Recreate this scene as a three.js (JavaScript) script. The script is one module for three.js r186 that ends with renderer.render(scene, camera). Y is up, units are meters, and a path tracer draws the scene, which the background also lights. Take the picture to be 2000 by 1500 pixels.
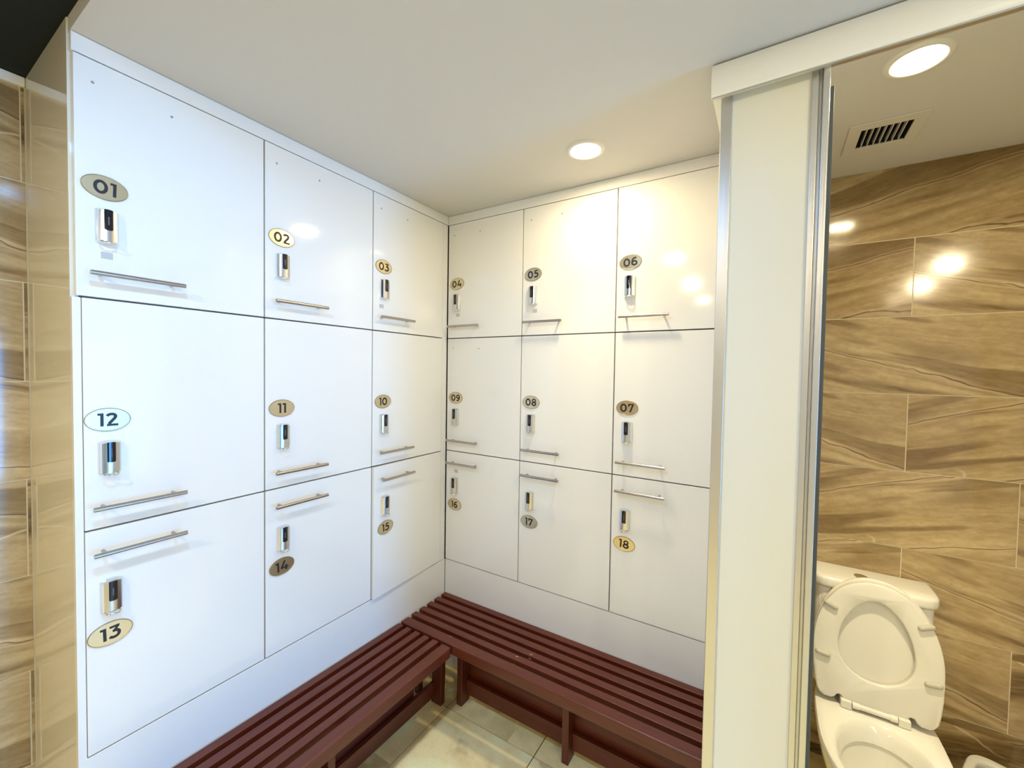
import * as THREE from 'three';
import { RoundedBoxGeometry } from 'three/addons/geometries/RoundedBoxGeometry.js';
import { mergeGeometries, mergeVertices, toCreasedNormals } from 'three/addons/utils/BufferGeometryUtils.js';
import { RectAreaLightUniformsLib } from 'three/addons/lights/RectAreaLightUniformsLib.js';

// ---------------------------------------------------------------- camera, exposure, daylight
RectAreaLightUniformsLib.init();
const scene = new THREE.Scene();
scene.background = new THREE.Color(0x000000);
const renderer = new THREE.WebGLRenderer({ antialias: true });
renderer.toneMapping = THREE.LinearToneMapping;
renderer.toneMappingExposure = 1.0;
renderer.shadowMap.enabled = true;

const camera = new THREE.PerspectiveCamera(2 * Math.atan(750 / 812.4) * 180 / Math.PI, 4 / 3, 0.05, 60);
camera.position.set(1.4761, 1.6072, 1.717);
camera.rotation.set(-0.029, 0.555, 0.0158, 'YXZ');
scene.add(camera);

const CEIL = 2.4265, DARK_CEIL = 2.465;          // alcove ceiling, dark ceiling of the outer room
const WALL = -0.453, OUT_X = 6.2, OUT_Z = 4.3;   // tiled building walls, far sides of the outer room
const rgb = (r, g, b) => new THREE.Color().setRGB(r, g, b);
const LIGHT = { locker: [rgb(1.000, 0.813, 0.500), 182], toilet: [rgb(1.000, 0.850, 0.550), 120], near: [rgb(0.198, 0.500, 1.000), 430], outer: [rgb(1.000, 0.794, 0.446), 655], far: [rgb(1.000, 0.841, 0.556), 2.7], rear: [rgb(1.000, 0.817, 0.492), 240], day: [rgb(0.098, 0.400, 1.000), 21.5] };
const BEAM = { locker: 2, toilet: 9, near: 10, outer: 9, rear: 4 };

// daylight from the frosted glass entrance in the right-hand wall of the outer room
const WIN = { z0: 0.49, z1: 1.4, y0: 0.12, y1: 1.95 };
const dayLight = new THREE.RectAreaLight(...LIGHT.day, WIN.z1 - WIN.z0, WIN.y1 - WIN.y0);
dayLight.name = 'daylight';
dayLight.position.set(OUT_X - 0.03, (WIN.y0 + WIN.y1) / 2, (WIN.z0 + WIN.z1) / 2);
dayLight.lookAt(0, (WIN.y0 + WIN.y1) / 2, (WIN.z0 + WIN.z1) / 2);
scene.add(dayLight);

// ---------------------------------------------------------------- helpers
let seed = 20240611;
const rnd = () => { seed = (seed * 1664525 + 1013904223) >>> 0; return seed / 4294967296; };
const taken = new Map();
function numbered(name) { const n = taken.get(name) ?? 0; taken.set(name, n + 1); return n ? `${name}_${String(n).padStart(3, '0')}` : name; }
function part(name, geo, mat, parent) {
  const m = new THREE.Mesh(geo, mat); m.name = name; m.castShadow = m.receiveShadow = true; parent.add(m); return m;
}
function tag(o, label, category, group) { o.userData.label = label; o.userData.category = category; if (group) o.userData.group = group; return o; }
function thing(name, label, category, [x, y, z] = [0, 0, 0], turn = 0, group) {
  const g = new THREE.Group(); g.name = numbered(name); g.position.set(x, y, z); g.rotation.y = turn; scene.add(g); return tag(g, label, category, group);
}
function struct(name, geo, mat, label, category) {
  const m = part(name, geo, mat, scene); m.userData.kind = 'structure'; if (label) tag(m, label, category); return m;
}
function structGroup(name, label, category) {
  const g = new THREE.Group(); g.name = name; g.userData.kind = 'structure'; scene.add(g); return tag(g, label, category);
}
// box from corner to corner
function box(x0, x1, y0, y1, z0, z1) { const g = new THREE.BoxGeometry(x1 - x0, y1 - y0, z1 - z0); g.translate((x0 + x1) / 2, (y0 + y1) / 2, (z0 + z1) / 2); return g; }
function rbox(x0, x1, y0, y1, z0, z1, r = 0.002, s = 1) { const g = new RoundedBoxGeometry(x1 - x0, y1 - y0, z1 - z0, s, r); g.translate((x0 + x1) / 2, (y0 + y1) / 2, (z0 + z1) / 2); return g; }
const plain = (g) => { const n = g.index ? g.toNonIndexed() : g; for (const k of Object.keys(n.attributes)) if (!['position', 'normal', 'uv'].includes(k)) n.deleteAttribute(k); n.clearGroups(); return n; };
const merge = (...gs) => mergeGeometries(gs.map(plain));
function tube(a, b, r, n = 14) {
  const A = new THREE.Vector3(...a), B = new THREE.Vector3(...b), L = A.distanceTo(B);
  const g = new THREE.CylinderGeometry(r, r, L, n); g.translate(0, L / 2, 0);
  g.applyQuaternion(new THREE.Quaternion().setFromUnitVectors(new THREE.Vector3(0, 1, 0), B.sub(A).normalize())); g.translate(...a); return g;
}
// prism of a (z,y) outline swept along x
function sweepX(pts, x0, x1, bevel = 0) {
  const s = new THREE.Shape(pts.map(([z, y]) => new THREE.Vector2(-z, y)));
  const g = new THREE.ExtrudeGeometry(s, { depth: x1 - x0, bevelEnabled: bevel > 0, bevelSize: bevel, bevelThickness: bevel, bevelSegments: 2, bevelOffset: -bevel });
  g.rotateY(Math.PI / 2); g.translate(x0, 0, 0); return g;
}
// surface over a grid of points, rows x columns
function gridGeo(rows, closed = false) {
  const n = rows[0].length, pos = [], uv = [], idx = [];
  rows.forEach((r, i) => r.forEach((p, j) => { pos.push(...p); uv.push(j / (n - 1), i / (rows.length - 1)); }));
  const m = closed ? n : n - 1;
  for (let i = 0; i < rows.length - 1; i++) for (let j = 0; j < m; j++) {
    const a = i * n + j, b = i * n + (j + 1) % n, c = a + n, d = b + n; idx.push(a, b, d, a, d, c);
  }
  const g = new THREE.BufferGeometry(); g.setAttribute('position', new THREE.Float32BufferAttribute(pos, 3)); g.setAttribute('uv', new THREE.Float32BufferAttribute(uv, 2));
  g.setIndex(idx); g.computeVertexNormals(); return g;
}

// ---------------------------------------------------------------- noise and textures
const hash = (x, y, s) => { let h = (x * 374761393 + y * 668265263 + s * 1274126177) | 0; h = Math.imul(h ^ (h >>> 13), 1274126177); return ((h ^ (h >>> 16)) >>> 0) / 4294967296; };
function noise(x, y, s) {
  const xi = Math.floor(x), yi = Math.floor(y), fx = x - xi, fy = y - yi, u = fx * fx * (3 - 2 * fx), v = fy * fy * (3 - 2 * fy);
  const a = hash(xi, yi, s), b = hash(xi + 1, yi, s), c = hash(xi, yi + 1, s), d = hash(xi + 1, yi + 1, s);
  return a + (b - a) * u + (c - a) * v + (a - b - c + d) * u * v;
}
function fbm(x, y, s, o = 4) { let f = 0, a = 0.5, n = 0; for (let i = 0; i < o; i++) { f += a * noise(x, y, s + i * 17); n += a; a *= 0.5; x *= 2.03; y *= 2.03; } return f / n; }
const mix = (a, b, t) => a + (b - a) * t, sat = (t) => Math.min(1, Math.max(0, t)), step = (a, b, t) => { t = sat((t - a) / (b - a)); return t * t * (3 - 2 * t); };
function makeTexture(w, h, fn, srgb = true) {
  const d = new Uint8Array(w * h * 4);
  for (let y = 0; y < h; y++) for (let x = 0; x < w; x++) { const c = fn(x / w, y / h), i = (y * w + x) * 4; d[i] = sat(c[0]) * 255; d[i + 1] = sat(c[1]) * 255; d[i + 2] = sat(c[2]) * 255; d[i + 3] = 255; }
  const t = new THREE.DataTexture(d, w, h, THREE.RGBAFormat); t.wrapS = t.wrapT = THREE.RepeatWrapping; t.magFilter = THREE.LinearFilter; t.minFilter = THREE.LinearMipmapLinearFilter; t.generateMipmaps = true;
  if (srgb) t.colorSpace = THREE.SRGBColorSpace; t.needsUpdate = true; return t;
}
// brown veined stone print of the wall tiles: 2.4 m x 1.2 m
const stoneMap = makeTexture(2048, 1024, (u, v) => {
  const x = u * 2.4, y = v * 1.2, a = 0.24, xr = x * Math.cos(a) + y * Math.sin(a), yr = -x * Math.sin(a) + y * Math.cos(a);
  const w1 = fbm(xr * 1.5, yr * 2.2, 3, 4) - 0.5, w2 = fbm(xr * 6, yr * 9, 5, 4) - 0.5, yy = yr + w1 * 0.075 + w2 * 0.016;
  const cloud = fbm(xr * 1.4, yy * 5, 11, 5), streak = fbm(xr * 2.2, yy * 30, 23, 5), fine = fbm(xr * 20, yy * 130, 31, 4), speck = fbm(x * 60, y * 90, 37, 3), grain = noise(x * 500, y * 500, 9);
  const t = (cloud - 0.5) * 0.75 + (streak - 0.5) * 0.5 + (fine - 0.5) * 0.34 + (speck - 0.5) * 0.2 + (grain - 0.5) * 0.07;
  let c = [0.69, 0.60, 0.44].map((k, i) => k + t * [0.34, 0.36, 0.36][i]);
  const band = step(0.58, 0.70, fbm(xr * 0.8, yy * 8, 41, 3)) * step(0.32, 0.62, streak + 0.08);          // broad dark veins
  const band2 = step(0.60, 0.68, fbm(xr * 1.2 + 9, yy * 17, 57, 3)) * 0.65;
  const dark = Math.min(1, band + band2) * (0.35 + 0.75 * fine);
  c = c.map((k, i) => mix(k, [0.33, 0.24, 0.115][i], dark * 0.92));
  for (const [f, sd, th] of [[2.3, 71, 0.011], [3.7, 75, 0.007]]) {                                         // thin cracks running with the veins
    const q = yy * f + (fbm(xr * 2.6, yr * 5, sd, 5) - 0.5) * 0.36 + sd * 0.13, d = Math.abs(q - Math.round(q)) / f * 2.4;
    const cm = step(th, 0.0005, d) * step(0.46, 0.6, fbm(xr * 1.7, yr * 2.5, sd + 12, 3));
    c = c.map((k, i) => mix(k, [0.25, 0.15, 0.07][i], cm * 0.8));
    const lm = step(th * 2, th, Math.abs(d - th * 1.6)) * step(0.44, 0.58, fbm(xr * 1.7, yr * 2.5, sd + 12, 3));
    c = c.map((k, i) => mix(k, [0.80, 0.72, 0.58][i], lm * 0.32));
  }
  const q2 = xr * 1.15 + yr * 0.75 + (fbm(xr * 2.2, yr * 2.6, 91, 5) - 0.5) * 0.5, d2 = Math.abs(q2 - Math.round(q2)), vm = step(0.009, 0.001, d2) * step(0.42, 0.54, fbm(x * 3.2, y * 3.2, 97, 3));
  c = c.map((k, i) => mix(k, [0.86, 0.79, 0.64][i], vm * 0.75));                                           // pale veins crossing them
  return c;
});
// worn beige floor tile print: 1.2 m square
const floorMap = makeTexture(512, 512, (u, v) => {
  const x = u * 1.2, y = v * 1.2, c1 = fbm(x * 3, y * 3, 103, 5), c2 = fbm(x * 14, y * 14, 107, 4), st = step(0.62, 0.75, fbm(x * 6 + 3, y * 6, 113, 4)), g = noise(x * 300, y * 300, 8);
  const t = (c1 - 0.5) * 0.35 + (c2 - 0.5) * 0.16 + (g - 0.5) * 0.05;
  return [0.95 + t, 0.875 + t, 0.64 + t * 1.1].map((k, i) => mix(k, [0.62, 0.53, 0.38][i], st * 0.45));
});
// dark red-brown gloss paint with faint grain and a few chips: 1.2 m x 0.15 m
const paintMap = makeTexture(1024, 128, (u, v) => {
  const x = u * 1.2, y = v * 0.15, g = fbm(x * 4, y * 150, 131, 4) - 0.5, m = fbm(x * 5, y * 20, 137, 3) - 0.5;
  const base = [0.36, 0.15, 0.085].map((k) => k + g * 0.07 + m * 0.06);
  const chip = step(0.86, 0.89, fbm(x * 38, y * 55, 149, 2)) * step(0.62, 0.7, noise(x * 7, y * 8, 151));
  return base.map((k, i) => mix(k, [0.86, 0.66, 0.46][i], chip));
});
// brushed aluminium grain, along v
const brushMap = makeTexture(256, 64, (u, v) => { const n = fbm(u * 220, v * 3, 163, 3); return [n, n, n]; }, false);
const waveMap = makeTexture(256, 256, (u, v) => { const n = 0.5 + 0.25 * (Math.sin(u * Math.PI * 4 + 2 * Math.sin(v * Math.PI * 2)) + Math.sin(v * Math.PI * 6 + Math.sin(u * Math.PI * 2))); return [n, n, n]; }, false);

// ---------------------------------------------------------------- materials
const std = (o) => new THREE.MeshPhysicalMaterial(o);
const M = {
  gloss: std({ color: new THREE.Color().setRGB(0.84, 0.84, 0.82), roughness: 0.07, ior: 1.62, bumpMap: waveMap, bumpScale: 0.0006 }),
  carcass: std({ color: new THREE.Color().setRGB(0.30, 0.25, 0.19), roughness: 0.4 }),  // dark tone put in so the gaps between doors look shaded
  kick: std({ color: new THREE.Color().setRGB(0.83, 0.83, 0.81), roughness: 0.14 }),
  endPanel: std({ color: new THREE.Color().setRGB(0.80, 0.75, 0.60), roughness: 0.06, ior: 1.9 }),
  ceiling: std({ color: new THREE.Color().setRGB(0.65, 0.635, 0.61), roughness: 0.85 }),
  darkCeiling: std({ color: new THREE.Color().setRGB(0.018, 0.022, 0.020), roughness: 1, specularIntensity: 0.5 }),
  plaster: std({ color: new THREE.Color().setRGB(0.74, 0.70, 0.62), roughness: 0.8 }),
  stone: std({ map: stoneMap, roughness: 0.11, ior: 1.5 }),
  grout: std({ color: new THREE.Color().setRGB(0.74, 0.66, 0.47), roughness: 0.9 }),
  floorTile: std({ map: floorMap, roughness: 0.32 }),
  floorGrout: std({ color: new THREE.Color().setRGB(0.10, 0.07, 0.035), roughness: 0.95 }),
  paint: std({ map: paintMap, roughness: 0.36, ior: 1.5 }),
  chrome: std({ color: new THREE.Color().setRGB(0.80, 0.80, 0.78), metalness: 1, roughness: 0.1 }),
  lockFace: std({ color: new THREE.Color().setRGB(0.66, 0.66, 0.66), metalness: 1, roughness: 0.22 }),
  steel: std({ color: new THREE.Color().setRGB(0.46, 0.42, 0.39), metalness: 1, roughness: 0.26 }),
  blackGlass: std({ color: new THREE.Color().setRGB(0.006, 0.008, 0.012), roughness: 0.08 }),
  slit: std({ color: new THREE.Color().setRGB(0.10, 0.09, 0.10), roughness: 0.3 }),
  gold: std({ color: new THREE.Color().setRGB(0.72, 0.62, 0.42), metalness: 1, roughness: 0.26 }),
  goldRim: std({ color: new THREE.Color().setRGB(0.42, 0.33, 0.18), metalness: 1, roughness: 0.3 }),
  ink: std({ color: new THREE.Color().setRGB(0.012, 0.009, 0.010), roughness: 0.45 }),
  sticker: std({ color: new THREE.Color().setRGB(0.50, 0.51, 0.50), roughness: 0.5 }),
  plug: std({ color: new THREE.Color().setRGB(0.34, 0.32, 0.33), roughness: 0.5 }),
  alu: std({ color: new THREE.Color().setRGB(0.66, 0.655, 0.63), metalness: 1, roughness: 0.36, bumpMap: brushMap, bumpScale: 0.0001 }),
  aluWhite: std({ color: new THREE.Color().setRGB(0.90, 0.89, 0.82), roughness: 0.3 }),
  panel: std({ color: new THREE.Color().setRGB(0.84, 0.84, 0.76), roughness: 0.22 }),
  gasket: std({ color: new THREE.Color().setRGB(0.10, 0.11, 0.10), roughness: 0.5 }),
  porcelain: std({ color: new THREE.Color().setRGB(0.80, 0.79, 0.72), roughness: 0.1, clearcoat: 0.4, clearcoatRoughness: 0.05 }),
  plastic: std({ color: new THREE.Color().setRGB(0.78, 0.76, 0.68), roughness: 0.25 }),
  bumper: std({ color: new THREE.Color().setRGB(0.50, 0.48, 0.40), roughness: 0.45 }),
  water: std({ color: 0xffffff, transmission: 1, thickness: 0.05, ior: 1.33, roughness: 0.0 }),
  binRim: std({ color: new THREE.Color().setRGB(0.62, 0.60, 0.52), roughness: 0.4 }),
  binBody: std({ color: new THREE.Color().setRGB(0.10, 0.10, 0.085), roughness: 0.55 }),
  ventDark: std({ color: new THREE.Color().setRGB(0.015, 0.013, 0.012), roughness: 0.9 }),
  ventWhite: std({ color: new THREE.Color().setRGB(0.66, 0.64, 0.59), roughness: 0.5 }),
  lampRing: std({ color: new THREE.Color().setRGB(0.78, 0.76, 0.72), roughness: 0.4 }),
  ...Object.fromEntries(['locker', 'toilet', 'near', 'outer', 'far', 'rear'].map((k) => [k, std({ color: 0x000000, emissive: LIGHT[k][0], emissiveIntensity: 18, roughness: 1 })])),
  daylightGlass: std({ color: new THREE.Color().setRGB(0.5, 0.5, 0.5), emissive: LIGHT.day[0], emissiveIntensity: LIGHT.day[1] * 0.3, roughness: 0.5 }),
};

// ---------------------------------------------------------------- structure: floor, ceilings, walls
{
  // floor slab with tile pieces; joints at x = 0.207, z = 0.217
  const f = structGroup('floor', 'beige worn tile floor in front of the benches', 'floor');
  part('slab', box(WALL - 0.15, OUT_X + 0.15, -0.12, -0.004, WALL - 0.15, OUT_Z + 0.15), M.floorGrout, f);
  const xs = [WALL, 0.207, 0.681, 1.281, 1.881, 2.481, 3.081, 3.681, 4.281, 4.881, 5.481, OUT_X], zs = [WALL, 0.217, 0.817, 1.417, 2.017, 2.617, 3.217, 3.817, OUT_Z], g = 0.0022;
  for (let i = 0; i < xs.length - 1; i++) for (let k = 0; k < zs.length - 1; k++) {
    const t = box(xs[i] + g, xs[i + 1] - g, -0.004, 0, zs[k] + g, zs[k + 1] - g), p = t.attributes.position, uv = t.attributes.uv, ox = rnd(), oz = rnd();
    for (let n = 0; n < p.count; n++) uv.setXY(n, p.getX(n) / 1.2 + ox, p.getZ(n) / 1.2 + oz);
    part('tile', t, M.floorTile, f);
  }
}
// ceiling of alcove and toilet with a hole for the vent
const VENT = { x0: 1.708, x1: 1.842, z0: -0.208, z1: -0.072 };
{
  const s = new THREE.Shape(); const X0 = WALL - 0.15, X1 = OUT_X + 0.15, Z0 = WALL - 0.15, Z1 = 1.409;
  s.moveTo(X0, -Z0); s.lineTo(X0, -Z1); s.lineTo(X1, -Z1); s.lineTo(X1, -Z0); s.closePath();
  const h = new THREE.Path(); h.moveTo(VENT.x0, -VENT.z0); h.lineTo(VENT.x1, -VENT.z0); h.lineTo(VENT.x1, -VENT.z1); h.lineTo(VENT.x0, -VENT.z1); h.closePath(); s.holes.push(h);
  const g = new THREE.ExtrudeGeometry(s, { depth: 0.2, bevelEnabled: false }); g.rotateX(-Math.PI / 2); g.translate(0, CEIL, 0);
  struct('ceiling', g, M.ceiling, 'matt white plaster ceiling above the lockers', 'ceiling');
}
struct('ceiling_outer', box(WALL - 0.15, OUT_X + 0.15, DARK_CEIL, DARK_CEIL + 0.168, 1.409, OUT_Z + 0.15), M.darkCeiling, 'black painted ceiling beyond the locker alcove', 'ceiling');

// a run of stone tiles, 600 x 300 mm in half bond, laid on a wall. place(a, y) maps along-wall and height to the world.
const tileCache = new Map();
function stoneTile(w, h, variant) {
  const key = `${w.toFixed(3)},${h.toFixed(3)},${variant}`;
  if (!tileCache.has(key)) {
    const g = new THREE.BoxGeometry(w, h, 0.008), p = g.attributes.position, uv = g.attributes.uv, ou = hash(variant, 5, 77), ov = hash(variant, 9, 78), fl = variant % 2 ? -1 : 1;
    for (let n = 0; n < p.count; n++) uv.setXY(n, p.getX(n) / 2.4 + ou, fl * p.getY(n) / 1.2 + ov);
    tileCache.set(key, g);
  }
  return tileCache.get(key);
}
function tileWall(parent, a0, a1, joints, y0, y1, firstCourse, put, startRow = 0) {
  const g = 0.0017;
  let row = startRow, v = 0;
  for (let y = firstCourse; y < y1; y += 0.3, row++) {
    const b = Math.max(y, y0), t = Math.min(y + 0.3, y1); if (t - b < 0.012) continue;
    let a = joints + (row % 2 ? 0.3 : 0); while (a > a0) a -= 0.6;
    for (; a < a1; a += 0.6) {
      const l = Math.max(a, a0), r = Math.min(a + 0.6, a1); if (r - l < 0.01) continue;
      const m = part('tile', stoneTile(r - l - 2 * g, t - b - 2 * g, (v++ * 7 + row * 3) % 12), M.stone, parent);
      put(m, (l + r) / 2, (b + t) / 2);
    }
  }
}
{
  // wall behind lockers and toilet, z = -0.453; courses at 0.344 + n * 0.3, joints at x = 1.93 / 2.23
  const w = structGroup('wall_back', 'brown veined stone tiles on the wall behind the toilet', 'wall');
  part('backing', box(WALL - 0.15, OUT_X + 0.15, 0, CEIL, WALL - 0.15, -0.4535), M.grout, w);
  tileWall(w, 1.385, 2.42, 1.931, 0, CEIL, 0.045 - 0.3, (m, a, y) => m.position.set(a, y, -0.456), 1);
}
{
  // wall on the far side of the left lockers, x = -0.453
  const w = structGroup('wall_left', 'brown veined stone tile wall beside the locker end panel', 'wall');
  part('backing', box(WALL - 0.15, -0.4535, 0, DARK_CEIL, -0.45, OUT_Z), M.grout, w);
  tileWall(w, 1.413, OUT_Z, 1.423, 0, 2.437, 0.055 - 0.3, (m, a, y) => { m.position.set(-0.456, y, a); m.rotation.y = Math.PI / 2; }, 0);
}
struct('trim_1', rbox(-0.4595, -0.444, 2.437, DARK_CEIL - 0.001, 1.413, OUT_Z, 0.002), M.aluWhite, 'pale metal edging along the top of the stone tile wall', 'trim');
// far sides of the outer room, out of the frame
struct('wall_rear', box(WALL - 0.15, OUT_X + 0.15, 0, DARK_CEIL, OUT_Z, OUT_Z + 0.15), M.plaster, 'beige plaster wall closing the outer room opposite the lockers', 'wall');
{
  const s = new THREE.Shape(); s.moveTo(-0.45, 0); s.lineTo(OUT_Z, 0); s.lineTo(OUT_Z, CEIL); s.lineTo(-0.45, CEIL); s.closePath();
  const h = new THREE.Path(); h.moveTo(WIN.z0, WIN.y0); h.lineTo(WIN.z0, WIN.y1); h.lineTo(WIN.z1, WIN.y1); h.lineTo(WIN.z1, WIN.y0); h.closePath(); s.holes.push(h);
  const g = new THREE.ExtrudeGeometry(s, { depth: 0.15, bevelEnabled: false }); g.rotateY(-Math.PI / 2); g.translate(OUT_X + 0.15, 0, 0);
  struct('wall_right', g, M.plaster, 'beige plaster wall with the frosted glass entrance', 'wall');
  const w = structGroup('window_1', 'frosted glass entrance letting in daylight', 'window');
  part('pane', box(OUT_X + 0.02, OUT_X + 0.03, WIN.y0, WIN.y1, WIN.z0, WIN.z1), M.daylightGlass, w);
}
// toilet cubicle: right-hand side wall and the front beyond the door opening
struct('wall_toilet', box(2.42, 2.46, 0, CEIL - 0.001, -0.452, 0.386), M.plaster, 'beige side wall of the toilet cubicle', 'wall');
struct('wall_front', box(2.38, OUT_X, 0, 2.325, 0.426, 0.47), M.panel, 'white front wall of the cubicle beyond the door opening', 'wall');

// ---------------------------------------------------------------- lockers
const LEFT_TURN = Math.PI / 2;
// white fascia, plinth panels and corner filler
struct('trim_2', rbox(-0.02, 0.0, 2.3805, CEIL - 0.001, 0.0, 1.4085, 0.001), M.kick, 'white fascia strip above lockers 01 to 03', 'trim');
struct('trim_3', rbox(0.0, 1.344, 2.3805, CEIL - 0.001, -0.02, 0.0, 0.001), M.kick, 'white fascia strip above lockers 04 to 06', 'trim');
struct('trim_4', rbox(-0.02, -0.0012, 0.0, 0.5845, 0.0, 1.400, 0.001), M.kick, 'white plinth panel under lockers 13 to 15 behind the bench', 'trim');
struct('trim_5', rbox(0.0, 1.344, 0.0, 0.5845, -0.02, -0.0012, 0.001), M.kick, 'white plinth panel under lockers 16 to 18 behind the bench', 'trim');
struct('trim_6', rbox(-0.02, -0.003, 0.5865, 2.379, 0.0015, 0.0395, 0.0015), M.kick, 'narrow white filler strip in the corner between the lockers', 'trim');
{
  const p = part('locker_end_panel', rbox(-0.452, -0.019, 0, DARK_CEIL - 0.002, 1.3965, 1.4125, 0.001), M.endPanel, scene);
  tag(p, 'glossy beige end panel of the lockers, mirroring the stone tiles', 'panel');
}
struct('trim_7', rbox(-0.0188, -0.004, 0, 1.778, 1.3962, 1.4125, 0.001), M.kick, 'white edge strip of the locker end panel beside locker twelve', 'trim');

// digits as flat strokes: each glyph is [advance, [pieces]]; heights run 0..1
const SW = 0.205;
function ribbon(pts, w = SW, closed = false) {
  const n = pts.length, L = [], R = [];
  for (let i = 0; i < n; i++) {
    const a = pts[closed ? (i + n - 1) % n : Math.max(0, i - 1)], b = pts[closed ? (i + 1) % n : Math.min(n - 1, i + 1)], dx = b[0] - a[0], dy = b[1] - a[1], l = Math.hypot(dx, dy) || 1;
    L.push([pts[i][0] - dy / l * w / 2, pts[i][1] + dx / l * w / 2]); R.push([pts[i][0] + dy / l * w / 2, pts[i][1] - dx / l * w / 2]);
  }
  const pos = [], idx = [];
  for (let i = 0; i < n; i++) pos.push([...L[i]], [...R[i]]);
  for (let i = 0; i < (closed ? n : n - 1); i++) { const a = 2 * i, b = 2 * ((i + 1) % n); idx.push([a, a + 1, b + 1], [a, b + 1, b]); }
  return { pos, idx };
}
const rect = (x0, y0, x1, y1) => ({ pos: [[x0, y0], [x1, y0], [x1, y1], [x0, y1]], idx: [[0, 1, 2], [0, 2, 3]] });
const ell = (cx, cy, rx, ry, a0 = 0, a1 = 360, n = 40) => Array.from({ length: n }, (_, i) => { const t = (a0 + (a1 - a0) * i / (a1 - a0 === 360 ? n : n - 1)) * Math.PI / 180; return [cx + rx * Math.cos(t), cy + ry * Math.sin(t)]; });
function smooth(pts, n = 24) { return new THREE.SplineCurve(pts.map((p) => new THREE.Vector2(...p))).getPoints(n).map((p) => [p.x, p.y]); }
const bowl = [[0.34, 0.585], [0.49, 0.555], [0.575, 0.46], [0.59, 0.33], [0.53, 0.18], [0.40, 0.105], [0.27, 0.093], [0.13, 0.125], [0.03, 0.19]];
const six = [ribbon(ell(0.365, 0.32, 0.262, 0.228), SW, true), ribbon(smooth([[0.105, 0.33], [0.115, 0.53], [0.185, 0.74], [0.32, 0.875], [0.47, 0.907], [0.62, 0.872]]))];
const turned = (pieces, w) => pieces.map(({ pos, idx }) => ({ pos: pos.map(([x, y]) => [w - x, 1 - y]), idx }));
const GLYPH = {
  0: [0.80, [ribbon(ell(0.40, 0.5, 0.305, 0.407), SW, true)]],
  1: [0.36, [rect(0.155, 0, 0.35, 1), rect(0, 0.83, 0.2, 1)]],
  2: [0.69, [ribbon(smooth([[0.04, 0.775], [0.15, 0.875], [0.30, 0.907], [0.46, 0.87], [0.53, 0.74], [0.48, 0.59], [0.36, 0.44], [0.14, 0.16]])), rect(0.03, 0, 0.69, 0.17)]],
  3: [0.69, [rect(0.05, 0.83, 0.63, 1), ribbon([[0.53, 0.87], [0.31, 0.565]], 0.17), ribbon(smooth([[0.22, 0.565], ...bowl.slice(0)]))]],
  4: [0.82, [ribbon([[0.47, 1.0], [0.10, 0.27]], 0.2), rect(0.02, 0.205, 0.82, 0.37), rect(0.49, 0, 0.68, 0.55)]],
  5: [0.69, [rect(0.13, 0.83, 0.63, 1), ribbon([[0.215, 0.98], [0.175, 0.52]], 0.165), ribbon(smooth([[0.10, 0.575], ...bowl]))]],
  6: [0.73, six],
  7: [0.72, [rect(0.02, 0.83, 0.71, 1), rect(0.02, 0.64, 0.19, 0.9), ribbon([[0.61, 0.9], [0.25, 0.0]], 0.2)]],
  8: [0.74, [ribbon(ell(0.37, 0.725, 0.235, 0.19), 0.17, true), ribbon(ell(0.37, 0.29, 0.278, 0.20), SW, true)]],
  9: [0.73, turned(six, 0.73)],
};
function numberGeo(text, h) {
  const pos = [], idx = []; const gap = 0.13; let w = 0; for (const c of text) w += GLYPH[c][0]; w += gap * (text.length - 1);
  let x = -w / 2; let lift = 0;
  for (const c of text) {
    for (const p of GLYPH[c][1]) { const o = pos.length / 3; lift += 0.00004; p.pos.forEach(([a, b]) => pos.push((x + a) * h, (b - 0.5) * h, lift)); p.idx.forEach((t) => idx.push(...t.map((k) => k + o))); }
    x += GLYPH[c][0] + gap;
  }
  const g = new THREE.BufferGeometry(); g.setAttribute('position', new THREE.Float32BufferAttribute(pos, 3)); g.setIndex(idx);
  const n = new Float32Array(pos.length); for (let i = 2; i < n.length; i += 3) n[i] = 1; g.setAttribute('normal', new THREE.BufferAttribute(n, 3)); return g;
}
// oval plate 91 x 61 mm
function ovalRing(a, b, rows, n = 48) { return gridGeo(rows.map(([k, z]) => Array.from({ length: n }, (_, i) => { const t = i / n * Math.PI * 2; return [Math.cos(t) * (a - k), Math.sin(t) * (b - k), z]; })), true); }
const plateGeo = (() => { const s = new THREE.Shape(); s.absellipse(0, 0, 0.0438, 0.0288, 0, Math.PI * 2); const g = new THREE.ExtrudeGeometry(s, { depth: 0.0026, bevelEnabled: false, curveSegments: 40 }); return g; })();
const plateRimGeo = ovalRing(0.0455, 0.0305, [[0, 0], [0, 0.0028], [0.0006, 0.0034], [0.0014, 0.0034], [0.0019, 0.0027]]);
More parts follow.
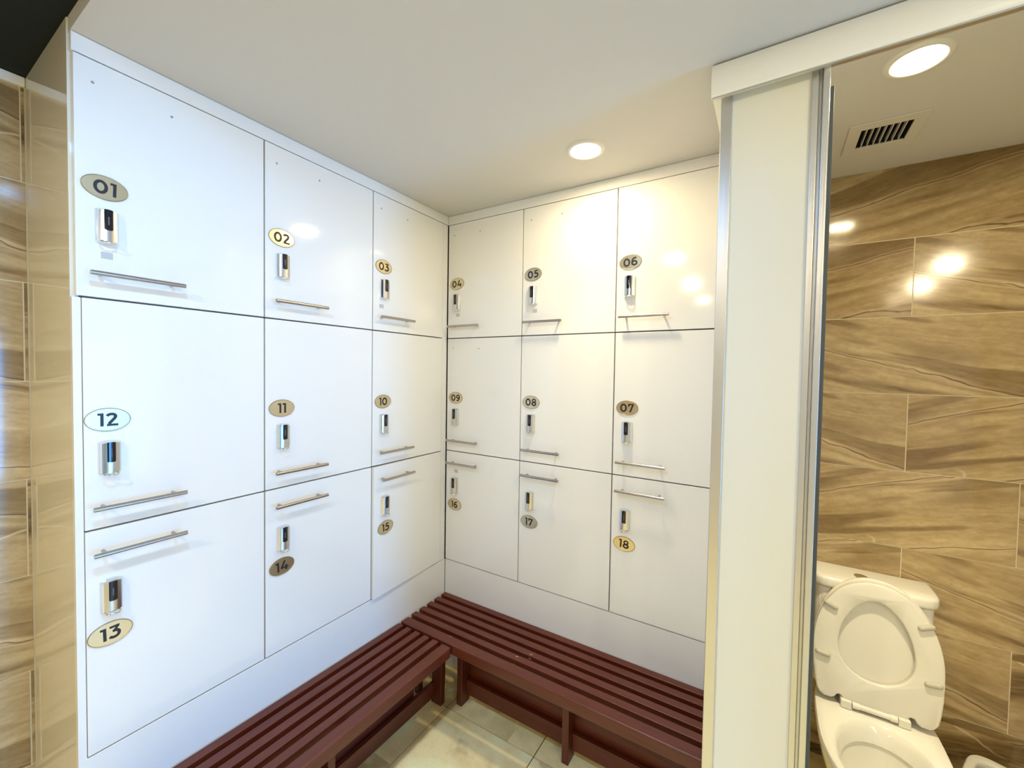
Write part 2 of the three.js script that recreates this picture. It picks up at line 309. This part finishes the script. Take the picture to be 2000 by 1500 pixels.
// cabinet lock: bowed chrome shell with black reader window
function lockSurf(x, y, hw, hh, base, bulge) { const k = x / hw; return base + bulge * (1 - k * k); }
const lockGeo = (() => {
  const hw = 0.022, n = 14, rows = [], outline = (k, z) => { // closed outline, counter-clockwise from bottom left
    const r = [], w = hw - k; const hh = (x) => 0.0405 - k + 0.0045 * (1 - (x / hw) ** 2);
    for (let i = 0; i <= n; i++) { const x = -w + 2 * w * i / n; r.push([x, -hh(x), z(x)]); }
    for (let i = 0; i <= n; i++) { const x = w - 2 * w * i / n; r.push([x, hh(x), z(x)]); }
    return r;
  };
  rows.push(outline(0, () => 0), outline(0, () => 0.007), outline(0.0012, () => 0.009), outline(0.003, (x) => 0.011 + 0.005 * (1 - (x / hw) ** 2)), outline(0.0045, (x) => 0.0135 + 0.0065 * (1 - (x / hw) ** 2)));
  return toCreasedNormals(gridGeo(rows, true), 0.6);
})();
const lockFaceGeo = (() => {
  const hw = 0.0175, R = 0.022, n = 14, m = 6, rows = [];
  for (let j = 0; j <= m; j++) rows.push(Array.from({ length: n + 1 }, (_, i) => { const x = -hw + 2 * hw * i / n, hh = 0.036 + 0.0045 * (1 - (x / R) ** 2); return [x, -hh + 2 * hh * j / m, 0.0135 + 0.0065 * (1 - (x / R) ** 2)]; }));
  return gridGeo(rows);
})();
const lockWindowGeo = (() => {
  const hw = 0.0085, R = 0.022, n = 10, m = 8, rows = [];
  for (let j = 0; j <= m; j++) rows.push(Array.from({ length: n + 1 }, (_, i) => { const x = -hw + 2 * hw * i / n, lo = -0.009 - 0.0028 * Math.sqrt(Math.max(0, 1 - (x / hw) ** 4)), hi = 0.0365 + 0.0045 * (1 - (x / R) ** 2); return [x, lo + (hi - lo) * j / m, 0.0141 + 0.0065 * (1 - (x / R) ** 2)]; }));
  return gridGeo(rows);
})();
const lockSlitGeo = (() => { const s = new THREE.CapsuleGeometry(0.0016, 0.018, 3, 8); s.scale(1, 1, 0.25); s.translate(0, 0.012, 0.0206); return s; })();
const lockPullGeo = (() => {
  const c = new THREE.CatmullRomCurve3([[-0.0145, -0.040, 0.004], [-0.0145, -0.0425, 0.012], [-0.0135, -0.0435, 0.021], [-0.006, -0.044, 0.0265], [0.006, -0.044, 0.0265], [0.0135, -0.0435, 0.021], [0.0145, -0.0425, 0.012], [0.0145, -0.040, 0.004]].map((p) => new THREE.Vector3(...p)));
  return new THREE.TubeGeometry(c, 24, 0.0022, 8);
})();
// bar handle, 200 mm
const handleGeo = (() => {
  const bar = tube([0, 0, 0.032], [0.198, 0, 0.032], 0.0060, 18);
  return merge(bar, tube([0.024, 0, 0], [0.024, 0, 0.030], 0.0042, 12), tube([0.174, 0, 0], [0.174, 0, 0.030], 0.0042, 12));
})();
const plugGeo = new THREE.CylinderGeometry(0.0032, 0.0036, 0.0016, 10); plugGeo.rotateX(Math.PI / 2);
const stickerGeo = rbox(-0.0115, 0.0115, -0.0085, 0.0085, 0, 0.0006, 0.0002);

const G = 0.0023;   // half the gap between doors
const doorCache = new Map();
function doorGeo(w, h) {
  const k = w.toFixed(4) + h.toFixed(4);
  if (!doorCache.has(k)) {
    const d = rbox(0, w, 0, h, -0.018, 0, 0.0012), p = d.attributes.position, uv = d.attributes.uv;
    for (let i = 0; i < p.count; i++) uv.setXY(i, p.getX(i) / 0.9, p.getY(i) / 0.9);
    doorCache.set(k, d);
  }
  return doorCache.get(k);
}
// rows: top edges 2.380 / 1.780 / 1.180, bottom of the lowest 0.5867
const ROW = [[2.380, 1.780], [1.780, 1.180], [1.180, 0.5867]];
const COL = {
  a: { left: true, at: 1.4085, w: 0.4583 }, b: { left: true, at: 0.9502, w: 0.4554 }, c: { left: true, at: 0.4948, w: 0.4540 },
  d: { left: false, at: 0.0, w: 0.4611 }, e: { left: false, at: 0.4611, w: 0.4563 }, f: { left: false, at: 0.9174, w: 0.4262 },
};
const LOCKERS = [   // number, column, row, tilt of the plate in degrees
  ['01', 'a', 0, -2], ['02', 'b', 0, -1], ['03', 'c', 0, -1], ['04', 'd', 0, 3], ['05', 'e', 0, 4], ['06', 'f', 0, 4],
  ['12', 'a', 1, 0], ['11', 'b', 1, 0], ['10', 'c', 1, 0], ['09', 'd', 1, 0], ['08', 'e', 1, 0], ['07', 'f', 1, 1],
  ['13', 'a', 2, 2], ['14', 'b', 2, 3], ['15', 'c', 2, 2], ['16', 'd', 2, -2], ['17', 'e', 2, -2], ['18', 'f', 2, -4],
];
const STICKERS = { '01': [0.061, -0.487], '03': [0.048, -0.49], '04': [0.066, -0.478], '05': [0.070, -0.485], '16': [0.066, -0.105] };
const PLUGS = { '01': [[0.038, -0.058], [0.202, -0.059]], '02': [[0.042, -0.062], [0.203, -0.058]], '03': [[0.044, -0.062], [0.2, -0.064]], '04': [[0.037, -0.059], [0.204, -0.062]], '05': [[0.044, -0.06], [0.201, -0.059]], '09': [[0.036, -0.051], [0.204, -0.057]] };
const WORD = { '01': 'one', '02': 'two', '03': 'three', '04': 'four', '05': 'five', '06': 'six', '07': 'seven', '08': 'eight', '09': 'nine', '10': 'ten', '11': 'eleven', '12': 'twelve', '13': 'thirteen', '14': 'fourteen', '15': 'fifteen', '16': 'sixteen', '17': 'seventeen', '18': 'eighteen' };
const WHERE = { a: 'beside the beige end panel', b: 'in the bank beside the end panel', c: 'last before the corner', d: 'first after the corner', e: 'in the bank under the downlight', f: 'next to the toilet partition' };
const ROWNAME = ['top row', 'middle row', 'bottom row'];
for (const [num, c, r, tilt] of LOCKERS) {
  const { left, at, w } = COL[c], [yt, yb] = ROW[r], h = yt - yb;
  const inset = c === 'a' ? (r > 0 ? 0.011 : 0.001) : 0;         // the end panel's edge shows beside 12 and 13
  const t = thing('locker', `glossy white locker numbered ${WORD[num]}, ${ROWNAME[r]}, ${WHERE[c]}`, 'locker', left ? [0, yb, at] : [at, yb, 0], left ? LEFT_TURN : 0, 'white numbered lockers');
  const first = left ? (c === 'a' ? 0.0145 : 0.001) : 0.001;
  part('carcass', box(first, w - (c === 'c' ? 0.001 : 0.001), 0.001, h - 0.001, -0.449, -0.0205), M.carcass, t);
  const door = part('door', doorGeo(w - 2 * G - inset, h - 2 * G), M.gloss, t);
  door.position.set(G + inset, G, 0);
  if (num === '15') { door.position.set(G, G, 0.0135); door.rotation.y = 0.0285; }   // stands slightly ajar, hinged beside the corner
  if (num === '06') door.position.z = 0.0015;
  const X = (a) => a - G - inset + (c === 'd' ? 0.004 : 0), Y = (y) => h + y - G, low = r === 2;
  const hy = low ? -0.0595 : -0.540, ly = low ? -0.181 : -0.4135, py = low ? -0.285 : -0.3145, lx = num === '06' ? 0.058 : 0.0605;
  const hd = part('handle', handleGeo, M.steel, door); hd.position.set(X(0.0225), Y(hy), 0);
  for (const [n, g, m] of [['lock_body', lockGeo, M.chrome], ['lock_cover', lockFaceGeo, M.lockFace], ['lock_window', lockWindowGeo, M.blackGlass], ['lock_slot', lockSlitGeo, M.slit], ['lock_pull', lockPullGeo, M.chrome]]) {
    const o = part(n, g, m, door); o.position.set(X(lx), Y(ly), 0);
  }
  const a = THREE.MathUtils.degToRad(tilt);
  const px = num === '15' ? 0.068 : 0.0585;
  for (const [n, g, m, z] of [['number_plate', plateGeo, M.gold, 0], ['plate_rim', plateRimGeo, M.goldRim, 0], ['number', numberGeo(num, 0.0345), M.ink, 0.00265]]) {
    const o = part(n, g, m, door); o.position.set(X(px), Y(py), z); o.rotation.z = a;
  }
  if (STICKERS[num]) { const o = part('sticker', stickerGeo, M.sticker, door); o.position.set(X(STICKERS[num][0]), Y(STICKERS[num][1]), 0); }
  for (const [u, v] of PLUGS[num] ?? []) { const o = part('screw_cap', plugGeo, M.plug, door); o.position.set(X(u), Y(v), 0.0004); }
}

// ---------------------------------------------------------------- benches
function woodGeo(x0, x1, y0, y1, z0, z1, r = 0.0025) {
  const g = rbox(x0, x1, y0, y1, z0, z1, r), p = g.attributes.position, uv = g.attributes.uv, o = rnd(), o2 = rnd(), long = x1 - x0 > z1 - z0 ? (x1 - x0 > y1 - y0 ? 0 : 1) : (z1 - z0 > y1 - y0 ? 2 : 1);
  for (let i = 0; i < p.count; i++) {
    const v = [p.getX(i), p.getY(i), p.getZ(i)]; const u = v[long]; const w = v[(long + 1) % 3] + v[(long + 2) % 3];
    uv.setXY(i, u / 1.2 + o, w / 0.15 + o2);
  }
  return g;
}
// bench along local x, back edge at z = 0, length L, top at 0.405
function bench(name, label, L, pos, turn, legs, bars, board, tilt = 0) {
  const t = thing(name, label, 'bench', pos, turn, 'slatted locker benches'); t.rotation.order = 'YXZ'; t.rotation.z = tilt;
  for (let i = 0; i < 5; i++) part('slat', woodGeo(0, L, 0.372, 0.405, 0.001 + i * 0.0545, 0.0335 + i * 0.0545), M.paint, t);
  part('front_rail', woodGeo(0, L, 0.358, 0.405, 0.2725, 0.3225, 0.006), M.paint, t);
  for (const x of bars) part('cross_bar', woodGeo(x, x + 0.03, 0.332, 0.3718, 0.004, 0.272), M.paint, t);
  for (const x of legs) {
    const foot = -pos[1] - tilt * (x + 0.015);   // cut to stand on the floor although the seat is not quite level
    part('leg', woodGeo(x, x + 0.03, foot, 0.3245, 0.118, 0.178), M.paint, t);
    part('leg', woodGeo(x, x + 0.03, foot, 0.3245, 0.006, 0.034), M.paint, t);
  }
  part('added_under_board', woodGeo(board[0], board[1], 0.325, 0.3315, 0.002, 0.262, 0.001), M.paint, t);  // board added to stop light falling through the slats
  part('added_back_board', woodGeo(legs[0], board[1], 0.10, 0.3245, 0.106, 0.114, 0.001), M.paint, t);  // board added behind the front legs to keep the space beneath dark
  for (let i = 0; i + 1 < legs.length; i++) part('stretcher', woodGeo(legs[i] + 0.03, legs[i + 1], 0.042, 0.112, 0.122, 0.142), M.paint, t);
  return t;
}
bench('slatted_bench', 'dark red-brown slatted bench running from the corner to the toilet partition', 1.334, [0.005, 0, 0.001], 0, [0.232, 0.785, 1.285], [0.232, 0.785, 1.285], [0.228, 1.33]);
// left bench: local x runs towards the corner (-z), local z away from the lockers (+x)
bench('slatted_bench', 'dark red-brown slatted bench along the lockers that end at the beige panel', 1.055, [0.003, 0.018, 1.396], Math.PI / 2, [0.02, 0.565, 1.165], [0.02, 0.565, 1.02], [0.004, 1.05], -0.02);

// ---------------------------------------------------------------- toilet cubicle front
struct('wall_partition', box(1.346, 1.385, 0, CEIL - 0.001, 0.0025, 0.4615), M.gloss, 'glossy white side wall of the toilet cubicle', 'wall');
{
  const t = thing('partition_panel', 'tall white fixed panel with aluminium posts beside the open toilet doorway', 'partition', [1.3445, 0, 0.46]);
  part('post', rbox(0, 0.0275, 0, 2.352, 0.002, 0.014, 0.002), M.alu, t);
  part('panel', box(0.0415, 0.199, 0.0, 2.35, -0.012, 0.004).translate(0, 0, 0), M.panel, t);
  part('panel', box(0.0275, 0.0415, 0.0, 2.35, 0.002, 0.004), M.panel, t);
  part('jamb', merge(rbox(0.197, 0.2115, 0, 2.354, -0.018, 0.012, 0.002), rbox(0.2115, 0.2185, 0, 2.354, -0.018, 0.006, 0.001), rbox(0.2185, 0.2325, 0, 2.3565, -0.018, 0.02, 0.002)), M.alu, t);
}
{
  const t = thing('sliding_door', 'sliding toilet door pushed open behind the white panel, dark edge showing', 'door', [1.4, 0, 0.408]);
  part('leaf', box(0, 0.180, 0.012, 2.322, -0.012, 0.012), M.panel, t);
  part('edge_seal', rbox(0.180, 0.190, 0.012, 2.322, -0.014, 0.014, 0.001), M.gasket, t);
}
{
  const t = thing('head_rail', 'cream rounded cover rail of the sliding door under the ceiling', 'rail', [0, 0, 0]);
  // rounded cover, (z, y) outline
  const o = [[0.4765, CEIL - 0.001], [0.485, CEIL - 0.001]]; for (let i = 0; i <= 10; i++) { const k = i / 10; o.push([0.487 + 0.017 * Math.sin(Math.PI * (0.12 + 0.62 * k)), CEIL - 0.006 - 0.080 * k]); }
  o.push([0.496, 2.336], [0.490, 2.336], [0.490, 2.343], [0.484, 2.356], [0.4765, 2.356]);
  part('cover', sweepX(o, 1.3235, 2.9), M.aluWhite, t);
  part('lip', sweepX([[0.4895, 2.332], [0.497, 2.332], [0.497, 2.3358], [0.4895, 2.3358]], 1.3255, 2.9), M.alu, t);
  part('track', merge(box(1.392, 2.378, 2.357, CEIL - 0.001, 0.440, 0.446), box(1.392, 2.378, 2.388, CEIL - 0.001, 0.446, 0.470), box(1.392, 2.378, 2.362, CEIL - 0.001, 0.470, 0.476)), M.alu, t);
  part('side_cover', rbox(1.3245, 1.3455, 2.345, CEIL - 0.001, 0.004, 0.476, 0.001), M.aluWhite, t);
}

// ---------------------------------------------------------------- ceiling fittings
const lampDisc = (() => { const g = new THREE.CylinderGeometry(0.053, 0.053, 0.003, 40); return g; })();
const lampRing = (() => { const g = new THREE.LatheGeometry([[0.0535, 0.001], [0.0535, -0.004], [0.057, -0.0065], [0.063, -0.006], [0.068, -0.003], [0.069, 0.0]].map((p) => new THREE.Vector2(...p)), 48); return g; })();
const addedDome = (() => { const g = new THREE.SphereGeometry(0.053, 32, 10, 0, Math.PI * 2, Math.PI / 2, Math.PI / 2); g.scale(1, 0.5, 1); return g; })();
function downlight(label, x, y, z, kind) {
  const t = thing('downlight', label, 'lamp', [x, y, z], 0, 'round recessed downlights');
  part('ring', lampRing, M.lampRing, t);
  if (kind === 'far') {   // unseen dome fitting, added so these lamps brighten the head rail and panel
    part('diffuser', addedDome, M[kind], t);
    const l = new THREE.PointLight(...LIGHT[kind]); l.name = 'downlight_light'; l.position.set(0, -0.014, 0); l.shadow.radius = 2.4; t.add(l);
    return;
  }
  const d = part('diffuser', lampDisc, M[kind], t); d.position.y = -0.0017;
  const l = new THREE.RectAreaLight(...LIGHT[kind], 0.094, 0.094); l.name = 'downlight_light'; l.position.set(0, -0.008, 0); t.add(l); l.rotation.x = -Math.PI / 2;
  // the lens also throws a narrower beam straight down
  const b = new THREE.SpotLight(LIGHT[kind][0], BEAM[kind], 0, 0.68, 0.85, 2); b.name = 'downlight_beam'; b.position.set(0, -0.012, 0); b.target.position.set(0, -1, 0); b.shadow.radius = 2.2; t.add(b); t.add(b.target);
}
downlight('round glowing downlight in the ceiling above the lockers', 0.876, CEIL, 0.262, 'locker');
downlight('round glowing downlight in the ceiling above the toilet', 1.776, CEIL, 0.245, 'toilet');
downlight('round downlight in the black ceiling near the locker end panel', 0.85, DARK_CEIL, 1.53, 'near');
downlight('round downlight in the black ceiling towards the rear wall', 0.82, DARK_CEIL, 2.48, 'outer');
downlight('round downlight in the black ceiling before the cubicle front wall', 2.55, DARK_CEIL, 1.62, 'far');
downlight('round downlight in the black ceiling opposite the cubicle front wall', 2.6, DARK_CEIL, 2.5, 'far');
downlight('round downlight in the black ceiling close to the rear wall', 0.8, DARK_CEIL, 3.4, 'rear');
downlight('added unseen downlight in the black ceiling between rear wall and entrance', 2.6, DARK_CEIL, 3.4, 'rear');  // extra lamp, added to brighten surfaces that face the rear wall
{
  const t = thing('ceiling_vent', 'square white ceiling vent with dark slots above the toilet', 'vent', [1.775, CEIL, -0.14]);
  const s = new THREE.Shape(); s.moveTo(-0.099, -0.104); s.lineTo(0.096, -0.104); s.lineTo(0.096, 0.104); s.lineTo(-0.099, 0.104); s.closePath();
  const h = new THREE.Path(); h.moveTo(-0.066, -0.067); h.lineTo(-0.066, 0.067); h.lineTo(0.066, 0.067); h.lineTo(0.066, -0.067); h.closePath(); s.holes.push(h);
  const g = new THREE.ExtrudeGeometry(s, { depth: 0.004, bevelEnabled: true, bevelSize: 0.001, bevelThickness: 0.001, bevelSegments: 1 }); g.rotateX(Math.PI / 2); g.translate(0, -0.001, 0);
  part('frame', g, M.ventWhite, t);
  part('duct', merge(box(-0.0668, 0.0668, 0.10, 0.104, -0.0678, 0.0678), box(-0.0668, -0.0662, 0, 0.1, -0.0675, 0.0675), box(0.0662, 0.0668, 0, 0.1, -0.0675, 0.0675), box(-0.066, 0.066, 0, 0.1, -0.0678, -0.0672), box(-0.066, 0.066, 0, 0.1, 0.0672, 0.0678)), M.ventDark, t);
  for (let i = 0; i < 7; i++) { const v = part('slat', box(-0.0012, 0.0012, -0.004, 0.012, -0.067, 0.067), M.ventWhite, t); v.position.x = -0.066 + (i + 1) * 0.132 / 8; }
}

// ---------------------------------------------------------------- toilet
{
  const t = thing('toilet', 'cream ceramic toilet with raised seat and cistern against the stone tiles', 'toilet', [1.828, 0, -0.452]);
  const N = 72;
  const ring = (y, hw, zr, zf, sq = 0.55) => Array.from({ length: N }, (_, i) => {
    const th = i / N * Math.PI * 2, c = Math.cos(th), s = Math.sin(th), zc = zr + 0.55 * (zf - zr);
    if (s >= 0) return [hw * Math.sign(c) * Math.abs(c) ** 0.92, y, zc + (zf - zc) * s ** 0.95];
    return [hw * (1 - 0.12 * s * s) * Math.sign(c) * Math.abs(c) ** sq, y, zc - (zc - zr) * Math.abs(s) ** sq];
  });
  const rows = [
    ring(0.001, 0.108, 0.10, 0.46), ring(0.02, 0.112, 0.10, 0.465), ring(0.12, 0.116, 0.08, 0.48), ring(0.22, 0.142, 0.05, 0.55), ring(0.30, 0.164, 0.02, 0.62), ring(0.355, 0.174, 0.006, 0.652),
    ring(0.378, 0.176, 0.004, 0.657), ring(0.387, 0.172, 0.008, 0.652), ring(0.390, 0.164, 0.016, 0.644),
    ring(0.390, 0.140, 0.262, 0.62, 0.85), ring(0.386, 0.132, 0.272, 0.612, 0.85), ring(0.365, 0.124, 0.285, 0.60, 0.85), ring(0.335, 0.117, 0.298, 0.59, 0.85), ring(0.3335, 0.1165, 0.2985, 0.5895, 0.85),
    ring(0.331, 0.121, 0.294, 0.594, 0.85), ring(0.315, 0.119, 0.296, 0.59, 0.85), ring(0.27, 0.102, 0.31, 0.56, 0.9), ring(0.21, 0.07, 0.33, 0.49, 0.95), ring(0.17, 0.045, 0.35, 0.445, 0.95), ring(0.155, 0.012, 0.385, 0.415, 0.95), ring(0.155, 0.0005, 0.399, 0.401, 0.95),
  ].map((r) => r.slice().reverse());
  part('bowl', toCreasedNormals(gridGeo(rows, true), 0.75), M.porcelain, t);
  const wr = ring(0.205, 0.069, 0.331, 0.488, 0.95); const ws = new THREE.Shape(wr.map(([x, , z]) => new THREE.Vector2(x, -z))); const wg = new THREE.ExtrudeGeometry(ws, { depth: 0.03, bevelEnabled: false }); wg.rotateX(-Math.PI / 2); wg.scale(0.97, 1, 1); wg.translate(0, 0.175, 0);
  // cistern
  const rr = (hw, z0, z1, r) => { const s = new THREE.Shape(); s.moveTo(-hw, -z0); s.lineTo(-hw, -z1 + r); s.quadraticCurveTo(-hw, -z1, -hw + r, -z1); s.lineTo(hw - r, -z1); s.quadraticCurveTo(hw, -z1, hw, -z1 + r); s.lineTo(hw, -z0); s.closePath(); return s; };
  const slab = (s, y0, y1, b) => { const g = new THREE.ExtrudeGeometry(s, { depth: y1 - y0 - 2 * b, bevelEnabled: true, bevelSize: b, bevelOffset: -b, bevelThickness: b, bevelSegments: 4, curveSegments: 10 }); g.rotateX(-Math.PI / 2); g.translate(0, y0 + b, 0); return toCreasedNormals(g, 0.7); };
  part('cistern', slab(rr(0.172, 0.004, 0.158, 0.05), 0.392, 0.79, 0.008), M.porcelain, t);
  const cl = part('cistern_lid', slab(rr(0.183, 0.002, 0.168, 0.055), 0.7905, 0.832, 0.012), M.porcelain, t);
  const bt = new THREE.CylinderGeometry(0.021, 0.022, 0.008, 28); bt.translate(-0.03, 0.8305, 0.09); part('flush_button', bt, M.chrome, cl);
  // raised seat and lid: outline in (x, t), t from the hinge to the tip
  const half = (k) => { const p = []; const T = 0.452 - 2 * k; p.push([0.088, -0.004]); p.push([0.092, 0.012], [0.098, 0.016], [0.106, 0.015], [0.113, 0.003], [0.124, -0.004], [0.145, -0.005], [0.158, 0.003], [0.168, 0.018], [0.174, 0.05], [0.179, 0.1], [0.181, 0.15], [0.1815, 0.185]);
    for (let i = 1; i <= 22; i++) { const a = i / 22 * Math.PI / 2; p.push([0.1815 * Math.cos(a) ** 0.94, 0.185 + (T - 0.185) * Math.sin(a)]); } return p; };
  const egg = (k = 0) => { const h = half(k); const s = new THREE.Shape(); s.moveTo(h[0][0], h[0][1]); h.slice(1).forEach((q) => s.lineTo(q[0], q[1])); h.slice().reverse().slice(1).forEach((q) => s.lineTo(-q[0], q[1])); s.closePath(); return s; };
  const holePath = (grow = 0) => { const pts = []; for (let i = 0; i < 56; i++) { const a = i / 56 * Math.PI * 2, c = Math.cos(a), s = Math.sin(a); const w = 0.107 + grow; pts.push(new THREE.Vector2(w * Math.sign(c) * Math.abs(c) ** 0.95 * (s > 0 ? 1 - 0.16 * s * s : 1), s > 0 ? 0.20 + (0.181 + grow) * s : 0.20 + (0.108 + grow) * s)); } return pts; };
  const seatShape = egg(0.004); seatShape.holes.push(new THREE.Path(holePath()));
  const lift = new THREE.Group(); // tilt applied to each part below
  const place = (o, z) => { o.rotation.x = -0.085; o.position.set(0, 0.412, z); };
  const seat = part('seat', toCreasedNormals(new THREE.ExtrudeGeometry(seatShape, { depth: 0.008, bevelEnabled: true, bevelSize: 0.006, bevelOffset: -0.006, bevelThickness: 0.006, bevelSegments: 4, curveSegments: 8 }), 0.6), M.plastic, t); place(seat, 0.222);
  const lid = part('seat_lid', toCreasedNormals(new THREE.ExtrudeGeometry(egg(0), { depth: 0.008, bevelEnabled: true, bevelSize: 0.005, bevelOffset: -0.005, bevelThickness: 0.005, bevelSegments: 3 }), 0.6), M.plastic, t); place(lid, 0.2005);
  const cap = () => { const g = new THREE.CapsuleGeometry(0.009, 0.03, 5, 14); g.rotateZ(Math.PI / 2); return g; };
  for (const [x, y, a] of [[-0.132, 0.335, -0.42], [0.132, 0.335, 0.42], [-0.152, 0.15, -0.14], [0.152, 0.15, 0.14]]) { const b = part('bumper', cap(), M.bumper, seat); b.position.set(x, y, 0.0165); b.rotation.z = a; }
  const barrel = part('hinge_barrel', merge(tube([-0.06, 0.409, 0.236], [0.06, 0.409, 0.236], 0.0095, 18), tube([-0.062, 0.409, 0.236], [-0.042, 0.409, 0.236], 0.0115, 18), tube([0.042, 0.409, 0.236], [0.062, 0.409, 0.236], 0.0115, 18)), M.plastic, t);
  for (const s of [-1, 1]) part('hinge_bracket', rbox(s * 0.08 - 0.0165, s * 0.08 + 0.0165, 0.391, 0.421, 0.206, 0.246, 0.004, 2), M.plastic, t);
  part('water', wg, M.water, t);
}
// ---------------------------------------------------------------- waste bin beside the toilet
{
  const t = thing('waste_bin', 'dark open waste bin with a pale rounded rim beside the toilet', 'bin', [2.19, 0.0, -0.25], -0.42);
  const N = 64, ring = (y, hx, hz, r) => Array.from({ length: N }, (_, i) => { const a = i / N * Math.PI * 2, c = Math.cos(a), s = Math.sin(a); return [hx * Math.sign(c) * Math.abs(c) ** r, y, hz * Math.sign(s) * Math.abs(s) ** r]; }).reverse();
  part('body', gridGeo([ring(0.0005, 0.001, 0.001, 0.5), ring(0.0005, 0.085, 0.075, 0.5), ring(0.02, 0.09, 0.08, 0.5), ring(0.27, 0.112, 0.1, 0.45), ring(0.272, 0.108, 0.096, 0.45), ring(0.02, 0.086, 0.076, 0.5), ring(0.018, 0.001, 0.001, 0.5)], true), M.binBody, t);
  part('rim', gridGeo([ring(0.262, 0.1135, 0.1015, 0.45), ring(0.268, 0.12, 0.108, 0.42), ring(0.277, 0.121, 0.109, 0.42), ring(0.283, 0.116, 0.104, 0.43), ring(0.281, 0.1, 0.088, 0.45), ring(0.274, 0.095, 0.083, 0.47), ring(0.262, 0.094, 0.082, 0.47)], true), M.binRim, t);
}

scene.traverse((o) => { if (o.isLight && o.shadow) o.castShadow = true; });
renderer.render(scene, camera);
